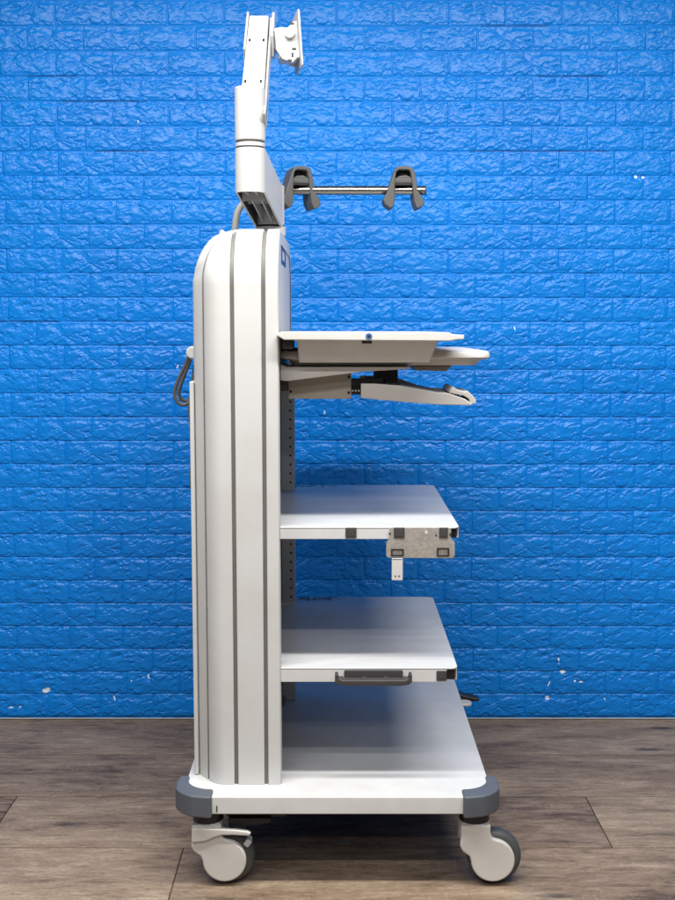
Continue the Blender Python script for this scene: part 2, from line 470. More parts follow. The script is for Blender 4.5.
    me.materials.append(M['wall']); me.materials.append(M['edge'])
    me.polygons.foreach_set('material_index', mi)
    me.update(calc_edges=True)
    o = bpy.data.objects.new('brick_wall', me); link(o)
    return o
wall = build_wall()
tag(wall, 'bright blue embossed brick wall covering with small white torn spots behind the trolley', 'wall', kind='structure')

# ------------------------------------------------------------------ the floor: printed planks running left to right
def build_floor():
    bm = bmesh.new()
    uvl = bm.loops.layers.uv.new('grain')
    tl = bm.faces.layers.float.new('tone')
    r = random.Random(8)
    Y = [-4.94 + 0.32 * k for k in range(20)]
    g = 0.0013
    known = {0.54: ([-2.7, -1.32, 0.31 - .1, 1.62], [.50, .44, .50, .45]),
             0.86: ([-2.2, -0.24, 1.42], [.46, .52, .50]),
             0.222: ([-2.45, -0.894, -0.235, 0.692, 2.3], [.30, .50, .32, .60, .5]),
             -0.10: ([-1.95, -0.387, 1.20, 2.8], [.58, .48, .6, .5])}
    rows = []
    edges_y = [-6.82 + 0.32 * k for k in range(0, 22)] + [-0.10, 0.222, 0.54, 0.86, 1.178]
    for a, b_ in zip(edges_y, edges_y[1:]):
        if b_ - a < 0.05: continue
        key = min(known, key=lambda k: abs(k - a))
        if abs(key - a) < 0.01:
            xs, tones = known[key]
        else:
            off = r.uniform(0, 1.58); xs = [-3.6 + off + 1.58 * k for k in range(5)]; tones = [r.uniform(.35, .7) for _ in range(6)]
        xs = [-4.2] + xs + [4.2]
        tones = list(tones) + [.5]
        for i, (x0, x1) in enumerate(zip(xs, xs[1:])):
            t = tones[(i - 1) % len(tones)]
            ou, ov = r.uniform(0, 40), r.uniform(0, 40)
            z = 0.0
            e = 0.0022
            X0, X1, A, B = x0 + g, x1 - g, a + g, b_ - g
            top = [bm.verts.new((x, y, z)) for x, y in ((X0 + e, A + e), (X1 - e, A + e), (X1 - e, B - e), (X0 + e, B - e))]
            low = [bm.verts.new((x, y, z - 0.0012)) for x, y in ((X0, A), (X1, A), (X1, B), (X0, B))]
            fs = [bm.faces.new(top)] + [bm.faces.new((low[k], low[(k + 1) % 4], top[(k + 1) % 4], top[k])) for k in range(4)]
            for f in fs:
                f[tl] = t
                for l in f.loops:
                    l[uvl].uv = (l.vert.co.x + ou, l.vert.co.y + ov)
    v = [bm.verts.new(p) for p in ((-4.3, -7.2, -0.004), (4.3, -7.2, -0.004), (4.3, 1.3, -0.004), (-4.3, 1.3, -0.004))]
    f = bm.faces.new(v); f.material_index = 1
    me = bpy.data.meshes.new('floor'); bm.to_mesh(me); bm.free()
    me.materials.append(M['floor']); me.materials.append(M['joint'])
    o = bpy.data.objects.new('floor', me); link(o)
    return o
tag(build_floor(), kind='structure')

pm = bmesh.new(); add_prism(pm, rrect(0.010, 0.032, 0.235, 0.262, 0.004), 0.0004, 0.003, 'Z', 0.0006, 2)
tag(finish('floor_marker', pm, M['groove']), 'small dark square patch stuck on the plank floor beneath the trolley', 'floor patch')

# ------------------------------------------------------------------ the trolley
T = empty('medical_trolley', (0, 0.43, 0))
tag(T, 'tall off-white medical equipment trolley on casters with three shelves, tray and monitor arm', 'trolley')
ROOT = bpy.data.objects.new('offset', None)   # placeholder, replaced below
bpy.data.objects.remove(ROOT)
def tp(name, mat, fn, parent=None, smooth=40, label=None):
    """a part of the trolley modelled in world coordinates"""
    o = part(name, mat, parent or T, fn, smooth)
    if parent is None:
        o.matrix_parent_inverse = Matrix.Translation((0, -0.43, 0))
    if label: o['label'] = label
    return o

# --- base platform
BX, BY0, BY1, BZ0, BZ1 = 0.360, 0.0, 1.00, 0.184, 0.2255
def f(bm):
    add_prism(bm, rrect(-BX, BX, BY0, BY1, 0.07, 10), BZ0, BZ1, 'Z', 0.0025, 3)
base = tp('base_platform', M['base'], f)
def f(bm):
    add_box(bm, -.2795, -.2770, -.0012, 0.004, .1905, .2050)
tp('slot', M['black'], f, base)
def f(bm):
    add_box(bm, -.30, .27, .10, .76, .150, .1838, 0.004)
    add_box(bm, -.26, -.12, .045, .10, .158, .1838, 0.003)
tp('underframe', M['black'], f)

def bumper(sx, sy):
    """crescent corner bumper; sx, sy give the corner"""
    out = arc(.302, .068, .081, -78, -12, 12)
    out = [(.2895, -.0125), (.300, -.0135)] + out[2:-1] + [(.3815, .085), (.3765, .116)]
    inn = [(.3545, .116)] + arc(.292, .098, .0625, -2, -88, 10) + [(.2895, .0345)]
    pts = out + inn
    pts = [(sx * x, (y if sy < 0 else BY1 - y)) for x, y in pts]
    def g(bm):
        add_prism(bm, pts, .1790, .2310, 'Z', 0.008, 4, ang=60)
    return g
for sx in (-1, 1):
    for sy in (-1, 1):
        if (sx, sy) != (1, 1):      # the far right corner is bare in the photograph
            tp('corner_bumper', M['bumper'], bumper(sx, sy))

# --- casters
def make_caster(px, py, flip, pedal, yaw=0.0):
    """twin-cover swivel caster: pivot at px,py; wheel trails in +x (flip=1) or -x"""
    s = flip
    mt = Matrix.Translation((px, py, 0)) @ Matrix.Rotation(yaw, 4, 'Z')
    wx, wz, R, rc = 0.047 * s, 0.0635, 0.0635, 0.0510
    def shroud(bm):
        for y0, y1 in ((-.036, -.020), (.020, .036)):
            pts = []
            # cover disc with neck, drawn for s=+1 then mirrored
            pts += [(-.0345, .150), (-.036, .098), (-.030, .086), (-.014, .074), (-.0095, .060)]
            pts += arc(.041, wz, rc, 190, 368 + 74, 40)
            pts += [(.047, wz + rc + .0005), (.041, .1165), (.036, .124), (.0345, .132), (.0345, .150)]
            pts = [(s * x, z) for x, z in pts]
            add_prism(bm, pts, y0, y1, 'Y', 0.0075, 5, mat=mt, ang=60)
        add_cyl(bm, (0, 0), .0366, .1100, .1530, 'Z', 44, .003, mat=mt)
        add_prism(bm, rrect(-.034, .034, -.0355, .0355, .012), .094, .118, 'Z', .004, 3, mat=mt)
    c = tp('caster', M['caster'], shroud)
    for md in list(c.modifiers): c.modifiers.remove(md)
    rm = c.modifiers.new('blend', 'REMESH'); rm.mode = 'VOXEL'; rm.voxel_size = 0.0016; rm.use_smooth_shade = True
    sm = c.modifiers.new('soften', 'SMOOTH'); sm.factor = 0.5; sm.iterations = 9
    def tyre(bm):
        b = bmesh.new(); prof = [(.019, .020), (.034, R - .030), (.034, R - .012), (.026, R - .003), (.012, R), (-.012, R), (-.026, R - .003), (-.034, R - .012), (-.034, R - .030), (-.019, .020)]
        prof = [(y * 0.60, r) for y, r in prof]
        n = 56; rings = []
        for y, r in prof:
            rings.append([b.verts.new((wx + r * math.cos(2 * PI * k / n), y, wz + r * math.sin(2 * PI * k / n))) for k in range(n)])
        for a, d in zip(rings, rings[1:]):
            for k in range(n):
                b.faces.new((a[k], a[(k + 1) % n], d[(k + 1) % n], d[k]))
        b.faces.new(rings[0]); b.faces.new(rings[-1][::-1])
        b.transform(mt); merge(bm, b)
    tp('wheel', M['tyre'], tyre, c, 50)
    def stem(bm):
        add_cyl(bm, (0, 0), .0355, .150, .1795, 'Z', 36, .003, mat=mt)
        add_cyl(bm, (0, 0), .012, .17, .186, 'Z', 20, 0, mat=mt)
    tp('swivel_stem', M['black'], stem, c)
    if pedal == 'light':
        def ped(bm):
            pts = [(-.034, .1460), (.030, .1450), (.070, .1425), (.096, .1390), (.1035, .1350), (.1040, .1295), (.099, .1265), (.060, .1285), (.036, .1280), (.020, .1230), (-.002, .1130), (-.034, .110)]
            add_prism(bm, pts, -.043, -.030, 'Y', 0.005, 4, mat=mt, ang=60)
        tp('brake_pedal', M['caster'], ped, c)
        def tabf(bm):
            add_box(bm, .088, .102, -.030, .0, .094, .112, .003, mat=mt @ Matrix.Translation((.095, 0, .103)) @ Matrix.Rotation(math.radians(35), 4, 'Y') @ Matrix.Translation((-.095, 0, -.103)))
        tp('brake_tab', M['grey'], tabf, c)
        def ring(bm):
            add_prism(bm, [(.05, .1365), (.130, .146), (.150, .150), (.150, .160), (.05, .160)], -.02, .02, 'Y', .003, 2, mat=mt)
        tp('pedal_lever', M['black'], ring, c)
    elif pedal == 'far':
        def ped(bm):
            add_prism(bm, rrect(.02, .092, -.022, .022, .018), .176, .186, 'Z', .004, 3, mat=mt)
        tp('brake_pedal', M['caster'], ped, c)
        def ped2(bm):
            add_prism(bm, [(.03, .1875), (.03, .202), (.060, .200), (.118, .186), (.120, .178), (.100, .177)], .024, .060, 'Y', .004, 3, mat=mt)
        tp('release_pedal', M['black'], ped2, c)
    return c
make_caster(-.305, .052, 1, 'light')
make_caster(.322, .052, 1, None)
make_caster(-.305, .948, -1, None)
make_caster(.310, .800, -1, 'far')

# --- column: arched shell wrapping over near side, top and far side
CY0, CY1, CZT, RA = 0.072, 0.790, 1.532, 0.135
def arch(off=0.0, n=14, z0=BZ1 + 0.0005):
    """(y,z) points of the arch section, moved inward by off"""
    y0, y1, zt, r = CY0 + off, CY1 - off, CZT - off, RA - off
    zs = [z0 + (zt - r - z0) * k / 6 for k in range(6)]
    P = [(y0, z) for z in zs]
    P += [(y0 + r - r * math.cos(a), zt - r + r * math.sin(a)) for a in (PI / 2 * k / n for k in range(n + 1))]
    m = [y0 + r + (y1 - y0 - 2 * r) * k / 4 for k in range(1, 4)]
    P += [(y, zt) for y in m]
    P += [(y1 - r + r * math.cos(a), zt - r + r * math.sin(a)) for a in (PI / 2 - PI / 2 * k / n for k in range(n + 1))]
    P += [(y1, z) for z in zs[::-1]]
    return P
XL, XR = -.338, -.1330
def x_left(z):
    """back edge of the shell, drawn in towards the top"""
    zb = 1.420
    if z <= zb: return XL
    t = min(1.0, (z - zb) / (CZT - zb))
    return XL + .090 * (1 - math.sqrt(max(0, 1 - t * t)))
def x_depth(x, z, back=False):
    """how far the shell surface sits in from the flat side, at x"""
    s = x_left(z) - XL
    R = 0.055; xc = -.2650 + s * 0.6
    flat = 1.0 - 0.9 * max(0.0, min(1.0, (z - 1.445) / .075))
    d = 0.0
    if x < xc:
        k = min(1.0, (xc - x) / R)
        d = .080 * flat * (1 - math.sqrt(max(0.0, 1 - k * k)))
    re = .006
    if x > XR - re:
        k = min(1.0, (x - (XR - re)) / re); d = re * (1 - math.sqrt(max(0, 1 - k * k)))
    return d
ARCH0 = arch(0)
def strip(bm, fx0, fx1, n, thick, edge=0.0018, off0=0.0, wrap=False):
    """a band of the shell between two back/front edges, swept over the arch, closed at its sides"""
    rows = []
    cen = [(CY0 + CY1) / 2, 0.9]
    for i, (y, z) in enumerate(ARCH0):
        a, b = fx0(z), fx1(z)
        ts = [k / n for k in range(n + 1)]
        xs = [a + (b - a) * t for t in ts]
        pts = []
        # inward normal of the arch at this point
        p0 = ARCH0[max(i - 1, 0)]; p1 = ARCH0[min(i + 1, len(ARCH0) - 1)]
        ty, tz = p1[0] - p0[0], p1[1] - p0[1]; l = math.hypot(ty, tz)
        ny, nz = tz / l, -ty / l
        def pt(x, d):
            return (x, y + ny * d, z + nz * d)
        prof = [(xs[0], x_depth(xs[0], z) + thick), (xs[0], x_depth(xs[0], z) + edge)]
        prof += [(xs[0] + edge * .3, x_depth(xs[0], z) + edge * .35)]
        prof += [(x, x_depth(x, z)) for x in [xs[0] + edge] + xs[1:-1] + [xs[-1] - edge]]
        prof += [(xs[-1] - edge * .3, x_depth(xs[-1], z) + edge * .35), (xs[-1], x_depth(xs[-1], z) + edge), (xs[-1], x_depth(xs[-1], z) + thick)]
        rows.append([bm.verts.new(pt(x, d + off0)) for x, d in prof])
    m = len(rows[0])
    for r0, r1 in zip(rows, rows[1:]):
        for k in range(m - 1):
            bm.faces.new((r0[k], r0[k + 1], r1[k + 1], r1[k]))
    bm.faces.new(rows[0][::-1]); bm.faces.new(rows[-1])

G0, G1, G2, GW = -.3085, -.2390, -.1680, .0046
def gx0(z): return max(G0, G0 + (x_left(z) - XL))
def f(bm):
    strip(bm, lambda z: gx0(z) + .0022, lambda z: G1 - GW if G1 - GW > gx0(z) + .012 else gx0(z) + .012, 14, .012)
    strip(bm, lambda z: G1 + GW, lambda z: G2 - GW, 6, .012)
    strip(bm, lambda z: G2 + GW, lambda z: XR, 8, .030)
column = tp('column_cover', M['shell'], f, smooth=50)
def f(bm):
    strip(bm, lambda z: gx0(z) - .0005, lambda z: XR - .016, 22, .010, off0=.0055)
tp('groove_strip', M['groove'], f, column, smooth=50)
# rounded back cover behind the first groove
def f(bm):
    rows = []
    for i, (y, z) in enumerate(ARCH0):
        p0 = ARCH0[max(i - 1, 0)]; p1 = ARCH0[min(i + 1, len(ARCH0) - 1)]
        ty, tz = p1[0] - p0[0], p1[1] - p0[1]; l = math.hypot(ty, tz); ny, nz = tz / l, -ty / l
        g = gx0(z); xl = x_left(z) if z < 1.5 else x_left(z)
        d0 = x_depth(g, z); fl = 1.0 - 0.8 * max(0.0, min(1.0, (z - 1.445) / .075))
        prof = [(g + .004, d0 + .014), (g - .0005, d0 + .004), (g - .0018, d0 + .0018), (g - .005, d0 + .0060 * fl), (g - .012, d0 + .0150 * fl), (g - .021, d0 + .027 * fl), (g - .0265, d0 + .038 * fl), (g - .0295, d0 + .058 * fl), (g - .0295, d0 + .10)]
        rows.append([bm.verts.new((x, min(max(y + ny * d, CY0), CY1), z + nz * d)) for x, d in prof])
    m = len(rows[0])
    for r0, r1 in zip(rows, rows[1:]):
        for k in range(m - 1):
            bm.faces.new((r0[k], r0[k + 1], r1[k + 1], r1[k]))
    # flat back sheet between the two sides
    add_box(bm, -.3370, -.330, .17, .69, BZ1 + .001, 1.385, .002)
    add_box(bm, -.3455, -.3350, .13, .73, BZ1 + .001, 1.176, .003)
back = tp('back_cover', M['shell'], f, smooth=50)
def f(bm):
    add_prism(bm, [(-.286, 1.500), (-.286, 1.530), (-.283, 1.5365), (-.277, 1.5365), (-.273, 1.532), (-.262, 1.530), (-.262, 1.505)], .27, .31, 'Y', .0025, 3)
tp('top_hook', M['shell'], f, back)
def f(bm):
    add_cyl(bm, (-.354, 1.240), .0160, .262, .283, 'Y', 28, .005)
    add_cyl(bm, (-.352, 1.240), .007, .282, .335, 'Y', 20, .001)
    add_box(bm, -.352, -.330, .292, .311, 1.232, 1.248, .002)
tp('cord_hook', M['white'], f, back)
def f(bm):
    add_cyl(bm, (-.3455, 1.186), .009, .285, .305, 'Y', 20, .003)
tp('stop_button', M['white'], f, back)

# inner frame, uprights and front fascia
def f(bm):
    add_box(bm, -.285, -.190, .105, .755, BZ1 + .001, 1.36, .004)
tp('inner_panel', M['dark'], f)
def upright(y0, y1, xr):
    def g(bm):
        add_box(bm, xr - .0385, xr, y0, y1, BZ1 + .001, 1.27, .0015, 2)
    return g
for y0, y1, xr in ((.130, .165, -.1385), (.690, .725, -.1215)):
    u = tp('slotted_upright', M['post'], upright(y0, y1, xr))
    def holes(bm, y0=y0, xr=xr):
        for k in range(34):
            z = .30 + k * .0255
            add_box(bm, xr - .0145, xr - .0095, y0 - .0006, y0 + .004, z, z + .006)
    tp('slot_holes', M['black'], holes, u)
def f(bm):
    far = [p for p in arch(.003, z0=1.20) if p[1] > 1.44 or p[0] > .4]
    far = [p for p in far if p[0] > .17]
    add_prism(bm, [(.25, 1.20), (.215, 1.28), (.13, 1.46), (.13, 1.50)] + far, -.150, -.1350, 'X', .003, 2)
fascia = tp('front_fascia', M['shell'], f)
def f(bm):
    z0, z1 = 1.455, 1.500
    for y0, y1, q0, q1 in ((.24, .28, z0, z1), (.42, .46, z0, z1), (.28, .42, z0, z0 + .010), (.28, .42, z1 - .010, z1)):
        add_box(bm, -.1352, -.1340, y0, y1, q0, q1)
tp('badge', M['navy'], f, fascia)

# --- shelves
def shelf(z_top, drop, y0=.076, y1=.792, xr=.2825, gap=.262):
    def g(bm):
        xl = -.1335
        pts = [(xl, .112), (xl, y0), (gap - .004, y0)] + arc(xr - .016, y0 + .018, .016, -80, 0, 6, .018) + arc(xr - .022, y1 - .022, .022, 0, 90, 8) + [(-.120, y1), (-.120, .735), (-.195, .735), (-.195, .112)]
        add_prism(bm, pts, z_top - .0045, z_top, 'Z', .0018, 3, ang=50)
        add_box(bm, xl, gap - .006, y0 + .0006, y0 + .0036, z_top - drop, z_top - .0046, .0008, 2)     # near lip
        add_box(bm, xl, xr - .020, y1 - .004, y1 - .001, z_top - drop, z_top - .0046, .0008, 2)
        add_box(bm, xr - .0032, xr - .0004, y0 + .018, y1 - .020, z_top - drop, z_top - .0046, .0008, 2)
        add_box(bm, xr - .012, xr - .0036, y0 + .018, y0 + .021, z_top - drop, z_top - drop + .004)
        add_box(bm, xl, gap - .006, y0 + .004, y0 + .03, z_top - drop, z_top - drop + .0025)           # returned lip
    return g
s3 = tp('shelf', M['shelf'], shelf(.8425, .0285))
def f(bm):
    add_box(bm, gap0 := .2575, .2770, .090, .094, .8150, .8375)
tp('void_shade', M['black'], f, s3)  # black plate painting the shade inside the open shelf corner
def sqcap(x0, x1, z0, z1, y=.0760):
    def g(bm):
        add_box(bm, x0, x1, y - .0022, y + .002, z0, z1, .0015, 2)
        add_box(bm, x0 + .005, x1 - .005, y - .0030, y - .0018, z0 + .005, z1 - .005, .0006, 2)
    return g
tp('plug', M['dark'], sqcap(.0185, .0440, .8165, .8410), s3)
s2 = tp('shelf', M['shelf'], shelf(.5085, .0345))
tp('plug', M['dark'], sqcap(.2320, .2560, .4770, .5010), s2)
def f(bm):
    add_box(bm, .2575, .2770, .090, .094, .4760, .5030)
tp('void_shade', M['black'], f, s2)  # black stand-in for shade in the lower shelf's open corner
# pull handle on the lower shelf
def f(bm):
    add_prism(bm, [(.0155, .4840), (.0155, .5035), (.1530, .5035), (.1530, .4840)], .0695, .0762, 'Y', .002, 2)
    pts = [(-.006, .5045), (-.006, .486), (.001, .4790), (.030, .4765), (.144, .4765), (.166, .4790), (.1725, .486), (.1725, .5045), (.166, .5045), (.164, .494), (.155, .4905), (.012, .4905), (.003, .494), (.001, .5045)]
    add_prism(bm, pts, .036, .060, 'Y', .003, 3, ang=60)
    for x in (.004, .058, .108, .152):
        add_box(bm, x, x + .010, .045, .074, .478, .4895, .002, 2)
h = tp('pull_handle', M['dark'], f, s2)
# galvanised bracket on the upper shelf lip
def f(bm):
    pts = [(.120, .8400), (.120, .8150), (.1155, .8110), (.1125, .8060), (.1125, .7760), (.1170, .7710), (.2660, .7700), (.2715, .7760), (.2715, .8060), (.2680, .8110), (.2625, .8150), (.2625, .8390), (.258, .842), (.124, .8425)]
    add_prism(bm, pts, .0700, .0735, 'Y', .0012, 2, ang=60)
br = tp('rail_bracket', M['zinc'], f)
def f(bm):
    pass
for x0, x1, z0, z1 in ((.124, .153, .7755, .7925), (.2300, .2580, .7755, .7950)):
    def f(bm):
        t = .003
        o = [bm.verts.new((x, .0660, z)) for x, z in ((x0, z0), (x1, z0), (x1, z1), (x0, z1))]
        i = [bm.verts.new((x, .0660, z)) for x, z in ((x0 + t, z0 + t), (x1 - t, z0 + t), (x1 - t, z1 - t), (x0 + t, z1 - t))]
        ob = [bm.verts.new((v.co.x, .0702, v.co.z)) for v in o]; ib = [bm.verts.new((v.co.x, .0702, v.co.z)) for v in i]
        for k in range(4):
            j = (k + 1) % 4
            bm.faces.new((o[k], o[j], i[j], i[k])); bm.faces.new((o[k], ob[k], ob[j], o[j])); bm.faces.new((i[j], ib[j], ib[k], i[k]))
    tp('slot_frame', M['screw'], f, br)
for x0, x1, z0, z1 in ((.119, .123, .826, .830), (.226, .229, .822, .826), (.259, .2615, .822, .830)):
    tp('pin_hole', M['black'], lambda bm: add_box(bm, x0, x1, .0690, .0702, z0, z1), br)
for x0, x1 in ((.1300, .1550), (.2345, .2550)):
    tp('plug', M['dark'], sqcap(x0, x1, .8170, .8420, .0698), br)
def f(bm):
    add_cyl(bm, (.2050, .8305), .0035, .0688, .0702, 'Y', 16)
tp('rivet', M['white'], f, br)
def f(bm):
    add_box(bm, .1255, .1510, .0655, .0680, .7190, .7700, .0012, 2)
    add_box(bm, .1255, .1510, .0655, .0700, .7660, .7705, .001, 2)
tab = tp('hanging_tab', M['white'], f, br)
def f(bm):
    for x in (.1340, .1425):
        add_cyl(bm, (x, .7290), .0018, .0649, .0656, 'Y', 12)
tp('tab_holes', M['black'], f, tab)
# small cable clips beside the column foot
for z in (.447, .383):
    def f(bm, z=z):
        add_prism(bm, [(-.140, z - .014), (-.1315, z - .010), (-.1275, z), (-.1315, z + .008), (-.140, z + .012)], .20, .23, 'Y', .002, 2)
    tp('cable_clip', M['black'], f)

# --- top tray with recessed pan
def f(bm):
    pts = [(-.138, 1.2835), (-.128, 1.2915), (.250, 1.2905), (.258, 1.2860), (.285, 1.2845), (.285, 1.2745), (.268, 1.2735), (.252, 1.2705), (-.120, 1.2730)]
    add_prism(bm, pts, .046, .760, 'Y', .0025, 3, ang=25)
tray = tp('top_tray', M['tray'], f)
def pan(bm):
    b = bmesh.new()
    top = [(-.100, .058), (.236, .058), (.236, .72), (-.100, .72)]; mid = [(-.092, .066), (.228, .066), (.228, .71), (-.092, .71)]; bot = [(-.090, .118), (.214, .118), (.214, .66), (-.088, .66)]
    R = [[b.verts.new((x, y, z)) for x, y in pl] for pl, z in ((top, 1.2735), (mid, 1.2700), (bot, 1.2200))]
    for r0, r1 in zip(R, R[1:]):
        for k in range(4):
            b.faces.new((r0[k], r0[(k + 1) % 4], r1[(k + 1) % 4], r1[k]))
    b.faces.new(R[-1]); b.faces.new(R[0][::-1])
    bmesh.ops.recalc_face_normals(b, faces=b.faces)
    bevel(b, .004, 3, 25)
    merge(bm, b)
tp('recessed_pan', M['tray'], pan, tray)
def f(bm):
    add_cyl(bm, (.0705, 1.2815), .0075, .0445, .0465, 'Y', 24, .0006)
sc = tp('washer', M['ring'], f, tray)
def f(bm):
    add_cyl(bm, (.0705, 1.2815), .0035, .0438, .0448, 'Y', 16, .0005)
tp('screw_head', M['screw'], f, tray)
def f(bm):
    add_box(bm, .055, .078, .052, .064, 1.2650, 1.2722, .0015, 2)
tp('latch', M['black'], f, tray)
# grey rubber support pad at the tray's back end
def f(bm):
    add_box(bm, -.128, -.100, .09, .14, 1.252, 1.2725, .006)
tp('rubber_pad', M['dark'], f, tray)

# --- worktop below the tray, with its wedge bracket
def f(bm):
    # plan outline with rounded ends, chamfered underside
    b = bmesh.new()
    out = rrect(-.136, .360, .148, .730, .030, 8)
    def ring(ins, z):
        vs = []
        for x, y in out:
            cx, cy = .112, .439
            vs.append(b.verts.new((x + (-ins if x > cx else ins) * 1.0, y + (-ins if y > cy else ins), z)))
        return vs
    R = [ring(.030, 1.2120), ring(.028, 1.2125), ring(.020, 1.2235), ring(.003, 1.2285), ring(0, 1.2315), ring(0, 1.2390), ring(.0025, 1.2445), ring(.008, 1.2465)]
    for r0, r1 in zip(R, R[1:]):
        for k in range(len(out)):
            b.faces.new((r0[k], r0[(k + 1) % len(out)], r1[(k + 1) % len(out)], r1[k]))
    b.faces.new(R[0][::-1]); b.faces.new(R[-1])
    merge(bm, b)
wt = tp('worktop', M['tray'], f)
def f(bm):
    add_prism(bm, [(-.134, 1.216), (-.134, 1.178), (-.118, 1.176), (.06, 1.198), (.17, 1.2045), (.17, 1.2095), (-.12, 1.2095)], .150, .30, 'Y', .004, 3, ang=40)
tp('wedge_bracket', M['tray'], f, wt)
def f(bm):
    add_prism(bm, [(.180, 1.2095), (.186, 1.1985), (.262, 1.1965), (.276, 1.2095)], .22, .60, 'Y', .003, 3)
tp('stop_block', M['beige'], f, wt)
def f(bm):
    add_prism(bm, [(-.118, 1.178), (.033, 1.1965), (.033, 1.131), (-.118, 1.131)], .205, .56, 'Y', .002, 2)
pl = tp('slide_housing', M['beige'], f)
for x, z in ((-.112, 1.149), (.0275, 1.1835), (.0270, 1.146)):
    tp('screw', M['black'], lambda bm: add_cyl(bm, (x, z), .0035, .2035, .2055, 'Y', 16, .0006), pl)
def f(bm):
    add_box(bm, .0335, .120, .215, .245, 1.140, 1.178, .001, 2)
    add_box(bm, .0335, .110, .205, .214, 1.162, 1.180, .001, 2)
rail = tp('slide_rail', M['black'], f, pl)
def f(bm):
    for x in (.0365, .0440, .0515):
        add_cyl(bm, (x, 1.150), .0022, .2140, .2152, 'Y', 12)
tp('rail_holes', M['grey'], f, rail)
def f(bm):
    add_box(bm, -.150, -.119, .19, .56, 1.150, 1.178, .002)
tp('rail_mount', M['dark'], f, pl)
# --- slide-out keyboard tray with curled end grip
def f(bm):
    wall_p = [(.055, 1.1365), (.055, 1.1705), (.090, 1.1700), (.148, 1.1655), (.200, 1.1560), (.236, 1.1490), (.262, 1.1475), (.300, 1.1340), (.316, 1.1235), (.316, 1.1190), (.240, 1.1205), (.140, 1.1285)]
    add_prism(bm, wall_p, .148, .156, 'Y', .0025, 3, ang=40)
    add_prism(bm, [(x, z + (.011 if x < .16 else .002)) for x, z in wall_p], .330, .338, 'Y', .0025, 3, ang=40)
    fl = [(.055, 1.1430), (.14, 1.1350), (.240, 1.1260), (.312, 1.1235), (.312, 1.1195), (.240, 1.1210), (.140, 1.1290), (.055, 1.1370)]
    add_prism(bm, fl, .155, .331, 'Y', 0.0, ang=40)
    add_prism(bm, [(.120, 1.1655), (.148, 1.1640), (.200, 1.1550), (.236, 1.1480), (.262, 1.1465), (.262, 1.1400), (.120, 1.158)], .155, .331, 'Y', 0.0, ang=40)
kt = tp('keyboard_tray', M['tray'], f)
def f(bm):
    pts = [(.262, 1.1490), (.268, 1.1600), (.274, 1.1625), (.280, 1.1560), (.300, 1.1510), (.306, 1.1530), (.318, 1.1420), (.3255, 1.1330), (.3255, 1.1235), (.312, 1.1225), (.309, 1.1340), (.296, 1.1420), (.276, 1.1455)]
    add_prism(bm, pts, .150, .336, 'Y', .002, 3, ang=40)
tp('end_grip', M['tray'], f, kt)
def f(bm):
    add_box(bm, .088, .118, .215, .28, 1.160, 1.2110, .002, 2)
    add_box(bm, .115, .146, .23, .30, 1.166, 1.2110, .002, 2)
    add_box(bm, .064, .150, .20, .33, 1.158, 1.170, .003, 2)
tp('pivot_block', M['black'], f, kt)

# --- monitor arm on the column top
CA, CB = (-.204, .200), (-.172, .430)            # joint column, turntable
def hull(ra, rb, n=18):
    dx, dy = CB[0] - CA[0], CB[1] - CA[1]; L = math.hypot(dx, dy); th = math.atan2(dy, dx)
    pts = []
    for k in range(n + 1):
        a = th + PI / 2 + PI * k / n; pts.append((CA[0] + ra * math.cos(a), CA[1] + ra * math.sin(a)))
    for k in range(n + 1):
        a = th - PI / 2 + PI * k / n; pts.append((CB[0] + rb * math.cos(a), CB[1] + rb * math.sin(a)))
    return pts, th, L
def f(bm):
    pts, th, L = hull(.0355, .0345)
    inn, _, _ = hull(.0310, .0290)
    ux, uy = math.cos(th), math.sin(th)
    def s_of(p): return ((p[0] - CA[0]) * ux + (p[1] - CA[1]) * uy) / L
    def zt(p):
        s = s_of(p)
        return 1.7165 - .062 * max(0.0, min(1.0, (s - .10) / .75)) ** 1.3
    def zb(p):
        s = s_of(p)
        return 1.6150 - .066 * max(0.0, min(1.0, (s - .05) / .80))
    n = len(pts)
    O0 = [bm.verts.new((x, y, zb((x, y)))) for x, y in pts]; O1 = [bm.verts.new((x, y, zt((x, y)) - .002)) for x, y in pts]
    O2 = [bm.verts.new((x + (CA[0] * .5 + CB[0] * .5 - x) * .02, y + (.315 - y) * .01, zt((x, y)))) for x, y in pts]
    I0 = [bm.verts.new((x, y, zb((x, y)))) for x, y in inn]; I1 = [bm.verts.new((x, y, zb((x, y)) + .045)) for x, y in inn]
    for k in range(n):
        j = (k + 1) % n
        bm.faces.new((O0[k], O0[j], O1[j], O1[k])); bm.faces.new((O1[k], O1[j], O2[j], O2[k]))
        bm.faces.new((O0[j], O0[k], I0[k], I0[j])); g = bm.faces.new((I0[j], I0[k], I1[k], I1[j])); g.material_index = 1  # hollow inside made dark, its shade put into the material
    bm.faces.new(O2); g = bm.faces.new(I1[::-1]); g.material_index = 1
    add_cyl(bm, CB, .0365, 1.5600, 1.6600, 'Z', 40, .003)
arm = tp('monitor_arm', [M['arm'], M['dark']], f, smooth=50)
def f(bm):
    ang = math.atan2(CB[1] - CA[1], CB[0] - CA[0])
    mt = Matrix.Translation((CA[0], CA[1], 0)) @ Matrix.Rotation(ang, 4, 'Z')
    for o in (-.012, .011):
        add_prism(bm, [(-.02, 1.617), (.04, 1.613), (.19, 1.566), (.19, 1.60), (-.02, 1.655)], o - .0013, o + .0013, 'Y', 0, mat=mt)
    for s in (.03, .09):
        add_box(bm, s, s + .002, -.027, .027, 1.600, 1.64, mat=mt)
tp('inner_rib', M['grey'], f, arm)
def f(bm):
    add_cyl(bm, CB, .040, 1.5330, 1.5560, 'Z', 40, .002)
tp('turntable', M['arm'], f, arm)
